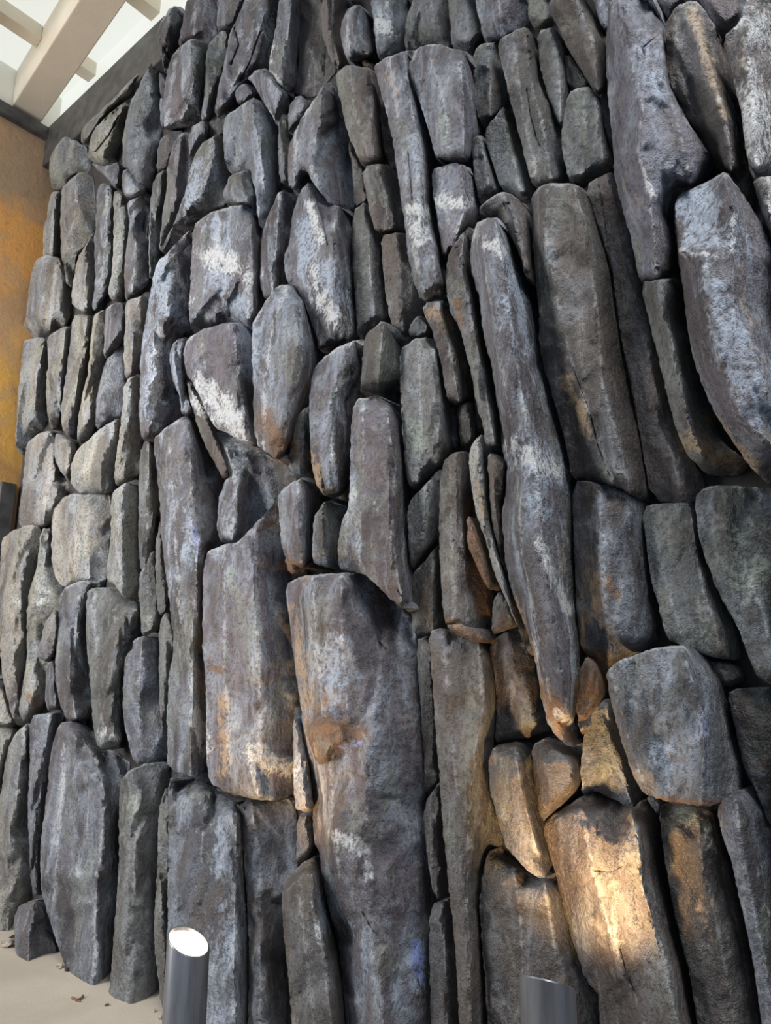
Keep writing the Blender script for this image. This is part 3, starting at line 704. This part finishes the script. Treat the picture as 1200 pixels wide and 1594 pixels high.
def make_stone(idx, depth, tint, outline, ridges, kw):
    rnd = random.Random(idx * 7 + 3)
    D = depth * DEPTH
    lift = kw.get('lift', 0) * DEPTH
    out = np.array(outline, float)
    ar = 0.5 * np.sum(out[:, 0] * np.roll(out[:, 1], -1) - np.roll(out[:, 0], -1) * out[:, 1])
    if ar < 0:
        out = out[::-1]
    area = abs(ar)
    g = 4.0 if area > 3000 else 3.0
    if kw.get('coarse') and (out[:, 0].min() > 1200 or out[:, 1].max() < 0):
        g = 8.0
    ol = resample(chaikin(out), g * 1.05)
    # ragged edge
    tng = np.roll(ol, -1, 0) - np.roll(ol, 1, 0)
    ln = np.hypot(tng[:, 0], tng[:, 1])[:, None] + 1e-9
    nrm = np.stack([tng[:, 1], -tng[:, 0]], 1) / ln      # outward for this winding (y down)
    jit = np.array([noise.noise((p[0] * .09, p[1] * .09, idx)) * 1.8 + noise.noise((p[0] * .3, p[1] * .3, idx)) * .9 for p in ol])
    # how far each edge stands off the wall: edges turned from the viewer are the near ones
    pts0 = on_wall(ol, np.full(len(ol), D * .5))
    dv = to_px(pts0 - WN[None] * D * .5) - to_px(pts0 + WN[None] * D * .5)
    c = np.clip(np.sum(nrm * dv, 1) / (0.12 * math.sqrt(area) + 3), -1, 1)
    for _ in range(3):
        c = (np.roll(c, 1) + 2 * c + np.roll(c, -1)) / 4
    ol = ol + nrm * (jit + float(np.clip(math.sqrt(area) / 62, .5, 2.0)) + (4.5 if out[:, 0].mean() > 235 else 2.2) * np.clip(c, 0, 1))[:, None]     # run on behind the next stone
    fb = np.where(c > 0, (.52 - .47 * c), .52 - .36 * c)
    if 'left' in kw:
        wl = np.clip(-nrm[:, 0] * 1.3, 0, 1)
        fb = fb * (1 - wl) + np.minimum(fb, kw['left']) * wl
    if 'top' in kw:
        wl = np.clip(-nrm[:, 1] * 1.4, 0, 1)
        fb = fb * (1 - wl) + np.minimum(fb, kw['top']) * wl
    for _ in range(3):
        fb = (np.roll(fb, 1) + 2 * fb + np.roll(fb, -1)) / 4
    hb = fb * D + lift * .82
    # harmonic height field over the stone, creased along its ridges; coarse pass, then fine
    top = D + lift
    tx, ty = rnd.uniform(-.25, .1), rnd.uniform(-.15, .15)
    span = math.sqrt(area)
    x0, y0 = ol.min(0) - 4.0
    x1, y1 = ol.max(0) + 4.0
    H = None
    for gs, its in ((4.0, 320), (2.0, 60)):
        nx = int((x1 - x0) / gs) + 2
        ny = int((y1 - y0) / gs) + 2
        gx, gy = np.meshgrid(x0 + np.arange(nx) * gs, y0 + np.arange(ny) * gs)
        gp = np.stack([gx.ravel(), gy.ravel()], 1)
        ins = inside(gp, ol)
        d2 = ((gp[:, None, :].astype(np.float32) - ol[None].astype(np.float32)) ** 2).sum(2)
        near = d2.argmin(1)
        dist = np.sqrt(d2.min(1))
        Hn = hb[near].copy()
        fixed = ~ins
        if H is None:
            Hn[ins] = top * .8
        else:
            Hn[ins] = bil(H, x0, y0, 4.0, gp[ins])
        if ridges:
            for rg in ridges:
                f = rg[0][2] if len(rg[0]) > 2 else 1.0
                pr = np.array([q[:2] for q in rg])
                for i in range(len(pr) - 1):
                    a, b = pr[i], pr[i + 1]
                    n = max(2, int(np.hypot(*(b - a)) / (gs * .6)))
                    for t in np.linspace(0, 1, n):
                        p = a + (b - a) * t
                        jx = int(round((p[0] - x0) / gs)); jy = int(round((p[1] - y0) / gs))
                        if 0 <= jx < nx and 0 <= jy < ny:
                            kx = jy * nx + jx
                            if ins[kx]:
                                Hn[kx] = top * f
                                fixed[kx] = True
        elif ins.any():
            mx = dist[ins].max()
            cen = gp[ins].mean(0)
            core = ins & (dist > .45 * mx)
            Hn[core] = top * (1 + tx * (gp[core, 0] - cen[0]) / span + ty * (gp[core, 1] - cen[1]) / span)
            fixed |= core
        H = Hn.reshape(ny, nx)
        fx = fixed.reshape(ny, nx)
        keep = H[fx].copy()
        for _ in range(its if gs < 3 else max(60, min(its, int(2.5 * min(nx, ny) ** 1.6)))):
            Hn = H.copy()
            Hn[1:-1, 1:-1] = .25 * (H[:-2, 1:-1] + H[2:, 1:-1] + H[1:-1, :-2] + H[1:-1, 2:])
            Hn[fx] = keep
            H = Hn
    inm = ins.reshape(ny, nx)
    for _ in range(2):
        Hs = H.copy()
        Hs[1:-1, 1:-1] = .5 * H[1:-1, 1:-1] + .125 * (H[:-2, 1:-1] + H[2:, 1:-1] + H[1:-1, :-2] + H[1:-1, 2:])
        H = np.where(inm, Hs, H)
    # points: ragged outline + inner grid
    nsm = nrm.copy()
    for _ in range(3):
        nsm = np.roll(nsm, 1, 0) + 2 * nsm + np.roll(nsm, -1, 0)
        nsm /= np.hypot(nsm[:, 0], nsm[:, 1])[:, None] + 1e-9
    rings, rds = [], []
    for off in (1.8, 4.2, 7.4):
        q = ol - nsm * off
        dq = np.sqrt(((q[:, None] - ol[None]) ** 2).sum(2).min(1))
        kq = inside(q, ol) & (dq > off * .86)
        rings.append(q[kq]); rds.append(dq[kq])
    mg = np.arange(x0, x1, g), np.arange(y0, y1, g)
    mgx, mgy = np.meshgrid(*mg)
    ip = np.stack([mgx.ravel(), mgy.ravel()], 1)
    ip = ip[inside(ip, ol)]
    if len(ip):
        ip = ip + np.array([[rnd.uniform(-.22, .22), rnd.uniform(-.22, .22)] for _ in range(len(ip))]).reshape(-1, 2) * g
    # vertices on the ridges and along the cracks, so that both are drawn cleanly
    lines = [along([q[:2] for q in rg], g) for rg in ridges]
    my_cracks = []
    for cr in CRACKS:
        cc = along(cr, 2.5)
        if inside(cc, ol).mean() > .5:
            my_cracks.append(cc)
            tt = np.gradient(cc, axis=0)
            nn = np.stack([tt[:, 1], -tt[:, 0]], 1) / (np.hypot(tt[:, 0], tt[:, 1])[:, None] + 1e-9)
            lines += [cc, cc + nn * 2.0, cc - nn * 2.0]
    lp = np.vstack(lines) if lines else np.zeros((0, 2))
    if len(lp):
        lp = lp[inside(lp, ol)]
        dl = bil(dist.reshape(ny, nx), x0, y0, 2.0, lp)
        lp = lp[dl > 8.0]
    dip = bil(dist.reshape(ny, nx), x0, y0, 2.0, ip) if len(ip) else np.zeros(0)
    ip = ip[dip > 7.4 + g * .55]
    if len(lp) and len(ip):
        dn = np.sqrt(((ip[:, None] - lp[None]) ** 2).sum(2).min(1))
        ip = ip[dn > g * .6]
    ip = np.vstack(rings + [lp, ip])
    idist = bil(dist.reshape(ny, nx), x0, y0, 2.0, ip) if len(ip) else np.zeros(0)
    ih = bil(H, x0, y0, 2.0, ip) if len(ip) else np.zeros(0)
    n0 = len(ol)
    px = np.vstack([ol, ip]) if len(ip) else ol
    h = np.concatenate([hb, ih])
    dd = np.concatenate([np.zeros(n0), idist])
    psz = (CW / float(np.mean([ray(*p) @ WN for p in ol[::6]]))) / FPX     # metres per pixel here
    rb = min(5.5, .25 * math.sqrt(area))
    t = np.clip(dd / rb, 0, 1)
    h = h - (1 - np.sqrt(1 - (1 - t) ** 2)) * min(4.0 * psz, .3 * D)
    # chiselled flats: tangent planes sunk a little below the surface
    if area > 500 and len(ip) > 20:
        gyH, gxH = np.gradient(H, 2.0)
        nf = max(3, int(area / 700))
        for i_ in [rnd.randrange(len(ip)) for _ in range(nf)]:
            c_ = ip[i_]
            r_ = rnd.choice((3, 5, 8))
            jx = int(np.clip(round((c_[0] - x0) / 2), 0, nx - 1)); jy = int(np.clip(round((c_[1] - y0) / 2), 0, ny - 1))
            sl = (slice(max(0, jy - r_), jy + r_ + 1), slice(max(0, jx - r_), jx + r_ + 1))
            mk = inm[sl]
            if not mk.any():
                continue
            pa = float(gxH[sl][mk].mean()) + rnd.gauss(0, .22) * psz
            pb = float(gyH[sl][mk].mean()) + rnd.gauss(0, .10) * psz
            e = px - c_
            rr = np.hypot(e[:, 0], e[:, 1] * .6)
            pl = ih[i_] - rnd.uniform(1.0, 4.5) * psz + e[:, 0] * pa + e[:, 1] * pb
            reach = rnd.uniform(25, 70)
            cut = (rr < reach) & (pl < h)
            h = np.where(cut, np.maximum(pl, h - 9 * psz * np.clip((reach - rr) / (.3 * reach), 0, 1)), h)
    W = on_wall(px, h)
    rough = np.empty(len(W))
    rv = XV[None] * ((px[:, 0:1] - CX) / FPX) - UV_[None] * ((px[:, 1:2] - CY) / FPX) + FV[None]
    gz = np.clip(np.abs((rv @ WN) / np.linalg.norm(rv, axis=1)) / .75, .35, 1)
    amp = min(1.0, D / .10) * gz
    for i, p in enumerate(W):
        s_ = float(WE @ p)
        z_ = float(p[2])
        v = (s_ * 7 + idx * 3.1, z_ * 3.2, idx * 1.7)
        a = noise.noise(v) * .016
        a += (1 - 2 * abs(noise.noise((s_ * 15 + idx, z_ * 9, 5.0)))) * .006
        a += noise.noise((s_ * 42, z_ * 34, idx)) * .0042
        a += noise.noise((s_ * 95, z_ * 80, idx)) * .0022
        rough[i] = a
    h = h + rough * amp
    for cc in my_cracks:
        m = np.sqrt(((px[:, None] - cc[None]) ** 2).sum(2).min(1))
        h = h - 4.5 * psz * np.exp(-(m / 1.7) ** 2)
    W = on_wall(px, h)
    edges = [(i, (i + 1) % n0) for i in range(n0)]
    res = delaunay_2d_cdt([Vector((p[0], -p[1])) for p in px], edges, [], 1, 1e-4)
    vco, faces, orig = res[0], res[2], res[3]
    vmap = []
    for i, o_ in enumerate(orig):
        vmap.append(o_[0] if o_ else None)
    verts = []
    vpx = []
    for i, q in enumerate(vco):
        if vmap[i] is not None:
            verts.append(W[vmap[i]])
            vpx.append(px[vmap[i]])
        else:
            p = np.array([[q[0], -q[1]]])
            verts.append(on_wall(p, [float(np.mean(h))])[0])
            vpx.append(p[0])
    # sides back to the wall, along its normal
    on_rim = {}
    for i, m_ in enumerate(vmap):
        if m_ is not None and m_ < n0 and m_ not in on_rim:
            on_rim[m_] = i
    base = []
    nb = len(verts)
    for k_ in range(n0):
        hh = h[k_]
        P = W[k_]
        mid = P - WN * (hh + .012)
        base.append(len(verts))
        verts.append(mid)
        vpx.append(px[k_])
    fl = [tuple(f) for f in faces]
    for k_ in range(n0):
        a, b = on_rim.get(k_), on_rim.get((k_ + 1) % n0)
        if a is None or b is None or a == b:
            continue
        fl.append((a, base[k_], base[(k_ + 1) % n0], b))
    fl.append(tuple(base[::-1]))
    me = bpy.data.meshes.new('stone')
    me.from_pydata([tuple(map(float, v)) for v in verts], [], fl)
    me.update()
    bm = bmesh.new()
    bm.from_mesh(me)
    bmesh.ops.recalc_face_normals(bm, faces=bm.faces)
    bm.to_mesh(me)
    bm.free()
    me.polygons.foreach_set('use_smooth', [True] * len(me.polygons))
    me.set_sharp_from_angle(angle=math.radians(48))
    vp = np.array(vpx)
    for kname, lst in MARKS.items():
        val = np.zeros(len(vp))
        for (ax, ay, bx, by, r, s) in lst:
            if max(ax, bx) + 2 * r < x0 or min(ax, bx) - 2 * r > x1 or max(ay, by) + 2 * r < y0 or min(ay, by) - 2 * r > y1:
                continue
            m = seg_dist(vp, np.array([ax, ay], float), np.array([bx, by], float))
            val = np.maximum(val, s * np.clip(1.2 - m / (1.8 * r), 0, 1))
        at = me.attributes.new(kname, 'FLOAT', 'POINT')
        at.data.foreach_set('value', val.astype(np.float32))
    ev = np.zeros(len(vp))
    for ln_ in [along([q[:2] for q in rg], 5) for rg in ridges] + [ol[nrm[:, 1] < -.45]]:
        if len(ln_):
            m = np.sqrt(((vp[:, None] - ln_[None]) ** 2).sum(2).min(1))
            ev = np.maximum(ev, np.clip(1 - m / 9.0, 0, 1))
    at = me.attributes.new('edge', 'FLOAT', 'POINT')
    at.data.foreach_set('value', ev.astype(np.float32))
    me.materials.append(M_ROCK)
    return me


def to_height(x, y, z, h=.1):
    P = on_wall([(x, y)], [h])[0]
    P[2] = z
    return tuple(to_px(P[None])[0])


# stones that leave the picture at its lower edge run on down to the floor
for n_, (d_, t_, o_, r_, k_) in enumerate(ROCKS):
    if max(p[1] for p in o_) >= 1612:
        o2 = [to_height(p[0], p[1], -.01) if p[1] >= 1612 else p for p in o_]
        r2 = [rg + [to_height(rg[-1][0], rg[-1][1], .01) + tuple(rg[-1][2:])] if rg[-1][1] >= 1580 else rg for rg in r_]
        ROCKS[n_] = (d_, t_, o2, r2, dict(k_, coarse=1))
# the face goes on above and to the right of the picture
_r = random.Random(5)
xs = list(range(400, 1240, 84))
for a_, b_ in zip(xs[:-1], xs[1:]):
    j_ = _r.uniform(-8, 8)
    lo_ = -14 + _r.uniform(-6, 0)
    ta, tb = to_height(a_, lo_, Z_CEIL - .1), to_height(b_, lo_, Z_CEIL - .1)
    if ta[1] < -330: ta = (a_ - .13 * 300, -330)
    if tb[1] < -330: tb = (b_ - .13 * 300, -330)
    ROCKS.append((_r.uniform(.14, .3), _r.choice('ppgn'), [ta, tb, (b_ - 3, lo_), (a_ + 3, lo_)],
                  [[((ta[0] + tb[0]) / 2 + j_, ta[1] + 8), ((a_ + b_) / 2 + j_, lo_ - 6)]], {'coarse': 1}))
for x_ in (1221, 1330):
    yb = [-40, 268, 520, 770, 1068, 1340, 1600]
    for y0_, y1_ in zip(yb[:-1], yb[1:]):
        sh = lambda x, y: x - .09 * (1000 - y) * .3
        if y1_ == 1600:
            q_ = [(x_, y0_ + 6), (x_ + 104, y0_), to_height(x_ + 104, 1600, -.01), to_height(x_, 1600, -.01)]
        else:
            q_ = [(x_, y0_ + 6), (x_ + 60, y0_), (x_ + 104, y0_ + 10), (x_ + 106, y1_ - 8), (x_ + 50, y1_ - 3), (x_ + 3, y1_ - 8)]
        ROCKS.append((_r.uniform(.2, .34), _r.choice('ppgns'), q_, [[(x_ + 60, y0_ + 8), (x_ + 55 + _r.uniform(-15, 15), (y0_ + y1_) / 2), (x_ + 52, y1_ - 10)]], {'coarse': 1}))


def tinted(o, t, i):
    rnd = random.Random(i * 13 + 1)
    v = rnd.uniform(.84, 1.18)
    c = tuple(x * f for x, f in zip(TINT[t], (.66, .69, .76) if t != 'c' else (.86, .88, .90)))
    wash = {'p': .8, 'b': 1.0, 'g': .4, 'n': .25, 'c': .5, 'w': .5, 'k': .08, 'r': .1, 's': .65}[t] * rnd.uniform(.7, 1.2)
    o.color = (c[0] * v * rnd.uniform(.95, 1.05), c[1] * v, c[2] * v * rnd.uniform(.95, 1.06), wash)


base_at = P0 + WE * 1.2
face = bpy.data.objects.new('artificial_cliff', None)
face.location = base_at
col.objects.link(face)
tag(face, 'tall dark grey painted rock face of stacked, leaning basalt columns', 'rock wall')
KEYED = {}
for i, (d_, t_, o_, r_, k_) in sorted(enumerate(ROCKS), key=lambda q: 'of' in q[1][4]):
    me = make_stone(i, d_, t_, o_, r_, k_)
    a = np.array(o_)
    tall = np.ptp(a[:, 1]) > 1.9 * np.ptp(a[:, 0])
    nm = 'broken_patch' if 'of' in k_ else ('basalt_column' if tall else 'rock_block')
    me.name = nm
    if 'of' in k_:
        o = link(nm, me, KEYED[k_['of']])
        o['label'] = 'rust brown broken patch where the painted skin has come off'
    else:
        o = link(nm, me, face)
        o.location = -base_at
    if 'key' in k_:
        KEYED[k_['key']] = o
    tinted(o, t_, i)
KEYED['long']['label'] = 'long leaning column ending in a broken warm-lit tip'
KEYED['big']['label'] = 'broad purple-grey column with a rusty broken patch'

# ------------------------------------------------------------------ the loose stone at the foot of the wall
def loose():
    d_, t_, o_, r_ = LOOSE
    P = lambda s: [tuple(map(float, p.split(','))) for p in s.split()]
    me = make_stone(900, d_, t_, P(o_), [P(r_)], {'lift': .12})
    me.name = 'small_boulder'
    o = link('small_boulder', me)
    tinted(o, 's', 900)
    tag(o, 'small squat blue-grey stone standing alone on the floor at the wall foot', 'stone')


loose()


# ------------------------------------------------------------------ uplights
def px_at(x, y, depth):
    return EYE + ray(x, y) * depth


def uplight(cx, cy, depth, rad, cut_n, label, energy, aim, tilt=(0, 0), cone=75):
    """round bollard uplight, its top cut off at a slant; cut_n is the direction the cut faces"""
    top = px_at(cx, cy, depth)
    base = np.array([top[0], top[1], 0.0])
    root = bpy.data.objects.new('bollard_uplight', None)
    root.location = base
    col.objects.link(root)
    tag(root, label, 'floor lamp', 'bollard uplights at the foot of the rock face')
    n = np.array(cut_n, float)
    n /= np.linalg.norm(n)
    N = 48
    zt = top[2]

    def zcut(x, y, off=0.0):
        return zt + off - (n[0] * x + n[1] * y) / n[2]

    def sx(z):
        return tilt[0] * (z - zt), tilt[1] * (z - zt)
    vs, fs = [], []
    ri = rad - .006
    rings = [(rad, lambda x, y: 0.012), (rad, lambda x, y: zcut(x, y, -.004)), (rad - .0025, lambda x, y: zcut(x, y)),
             (ri, lambda x, y: zcut(x, y)), (ri, lambda x, y: zcut(x, y, -.035))]
    for r, zf in rings:
        for i in range(N):
            a = 2 * math.pi * i / N
            x, y = r * math.cos(a), r * math.sin(a)
            z = zf(x, y)
            ox, oy = sx(z)
            vs.append((x + ox, y + oy, z))
    for k in range(len(rings) - 1):
        for i in range(N):
            j = (i + 1) % N
            fs.append((k * N + i, k * N + j, (k + 1) * N + j, (k + 1) * N + i))
    link('housing', mesh_from('housing', vs, fs, 40), root, M_BRONZE)
    # lamp glass just below the rim
    vs = [(0, 0, zcut(0, 0, -.010))] + [(ri * .985 * math.cos(2 * math.pi * i / N), ri * .985 * math.sin(2 * math.pi * i / N),
           zcut(ri * math.cos(2 * math.pi * i / N), ri * math.sin(2 * math.pi * i / N), -.013)) for i in range(N)]
    vs += [(v[0], v[1], v[2] - .008) for v in vs]
    m = N + 1
    fs = [(0, 1 + i, 1 + (i + 1) % N) for i in range(N)] + [(m, m + 1 + (i + 1) % N, m + 1 + i) for i in range(N)]
    fs += [(1 + i, m + 1 + i, m + 1 + (i + 1) % N, 1 + (i + 1) % N) for i in range(N)]
    tag(link('lamp_glass', mesh_from('lamp_glass', vs, fs, 40), root, M_LAMP), 'glowing warm white lamp glass')
    # foot plate
    bx, by = sx(0)
    vs, fs = [], []
    for r, z in ((rad * 1.5, 0), (rad * 1.5, .010), (rad * 1.45, .014), (rad * .98, .014)):
        for i in range(N):
            a = 2 * math.pi * i / N
            vs.append((r * math.cos(a) + bx, r * math.sin(a) + by, z))
    for k in range(3):
        for i in range(N):
            j = (i + 1) % N
            fs.append((k * N + i, k * N + j, (k + 1) * N + j, (k + 1) * N + i))
    fs.append(tuple(range(N))[::-1])
    link('foot_plate', mesh_from('foot_plate', vs, fs, 40), root, M_BRONZE)
    L = bpy.data.lights.new('uplight_beam', 'SPOT')
    L.energy = energy
    L.color = (1.0, 0.60, 0.26)
    L.spot_size = math.radians(cone)
    L.spot_blend = 0.75
    L.shadow_soft_size = .03
    lo = bpy.data.objects.new('uplight_beam', L)
    lo.location = (n * .03 + np.array([0, 0, zt]))
    lo.rotation_euler = (Vector(aim) - Vector(top + n * .03)).to_track_quat('-Z', 'Y').to_euler()
    lo.parent = root
    col.objects.link(lo)
    return root


uplight(293.5, 1465, 2.55, .075, (.42, -.22, 1.0), 'dark metal bollard uplight whose slanted top shows its glowing lamp', 42,
        on_wall([(470, 1000)], [.1])[0], cone=95)
uplight(851, 1530, 1.84, .0715, (.24, .45, 1.0), 'dark metal bollard uplight seen from behind, its lit side hidden', 48,
        on_wall([(925, 1290)], [.1])[0], cone=96)


# ------------------------------------------------------------------ crumbs and a twig on the floor
def floor_pt(x, y):
    d = ray(x, y)
    return EYE + d * (EYE[2] / -d[2])


def chip(x, y, w, label, seed, mat=M_CHIP, flat=.5):
    rnd = random.Random(seed)
    p = floor_pt(x, y)
    bm = bmesh.new()
    bmesh.ops.create_icosphere(bm, subdivisions=2, radius=w)
    for v in bm.verts:
        k = .75 + .5 * noise.noise(v.co * (1.6 / w) + Vector((seed, 0, 0)))
        v.co = Vector((v.co.x * k, v.co.y * k * .8, v.co.z * k * flat))
    zmin = min(v.co.z for v in bm.verts)
    for v in bm.verts:
        v.co.z -= zmin
    me = bpy.data.meshes.new('rock_chip')
    bm.to_mesh(me)
    bm.free()
    o = link('rock_chip', me, None, mat)
    o.location = (p[0], p[1], 0)
    o.rotation_euler = (0, 0, rnd.uniform(0, 6))
    tag(o, label, 'stone chip', 'stone chips on the floor')


chip(12, 1474, .055, 'largest pale stone chip, lying at the left edge of the photo', 1)
chip(20, 1462, .03, 'small dark chip behind the pale one at the left edge', 2, M_BACK)
chip(93, 1507, .030, 'pale chip between the small loose stone and the big column', 3)
chip(104, 1512, .020, 'dark crumb just right of the small loose stone', 4, M_BACK)
chip(166, 1566, .014, 'dark crumb in the open floor before the column foot', 5, M_TWIG)
chip(240, 1575, .014, 'tiny pale crumb at the right foot of the green-grey column', 6)
chip(250, 1586, .020, 'pale crumb beside the bollard with the glowing lamp', 7)
chip(262, 1592, .012, 'tiny crumb closest to the glowing bollard', 8)


def twig():
    pts = [floor_pt(112, 1555), floor_pt(120, 1559), floor_pt(126, 1556), floor_pt(129, 1552)]
    side = [floor_pt(120, 1559), floor_pt(125, 1560)]
    vs, fs = [], []
    for line, r in ((pts, .006), (side, .004)):
        b0 = len(vs)
        for i, p in enumerate(line):
            d = np.array(line[min(i + 1, len(line) - 1)]) - np.array(line[max(i - 1, 0)])
            d /= np.linalg.norm(d)
            s = np.cross(d, UP)
            for j in range(6):
                a = j * math.pi / 3
                vs.append(p + s * r * math.cos(a) + UP * (r + r * math.sin(a)))
        for i in range(len(line) - 1):
            for j in range(6):
                fs.append((b0 + i * 6 + j, b0 + i * 6 + (j + 1) % 6, b0 + (i + 1) * 6 + (j + 1) % 6, b0 + (i + 1) * 6 + j))
        fs.append(tuple(b0 + j for j in range(6)))
        fs.append(tuple(b0 + (len(line) - 1) * 6 + j for j in range(6))[::-1])
    o = link('twig', mesh_from('twig', vs, fs), None, M_TWIG)
    tag(o, 'small dry brown twig lying on the concrete floor', 'twig')


twig()
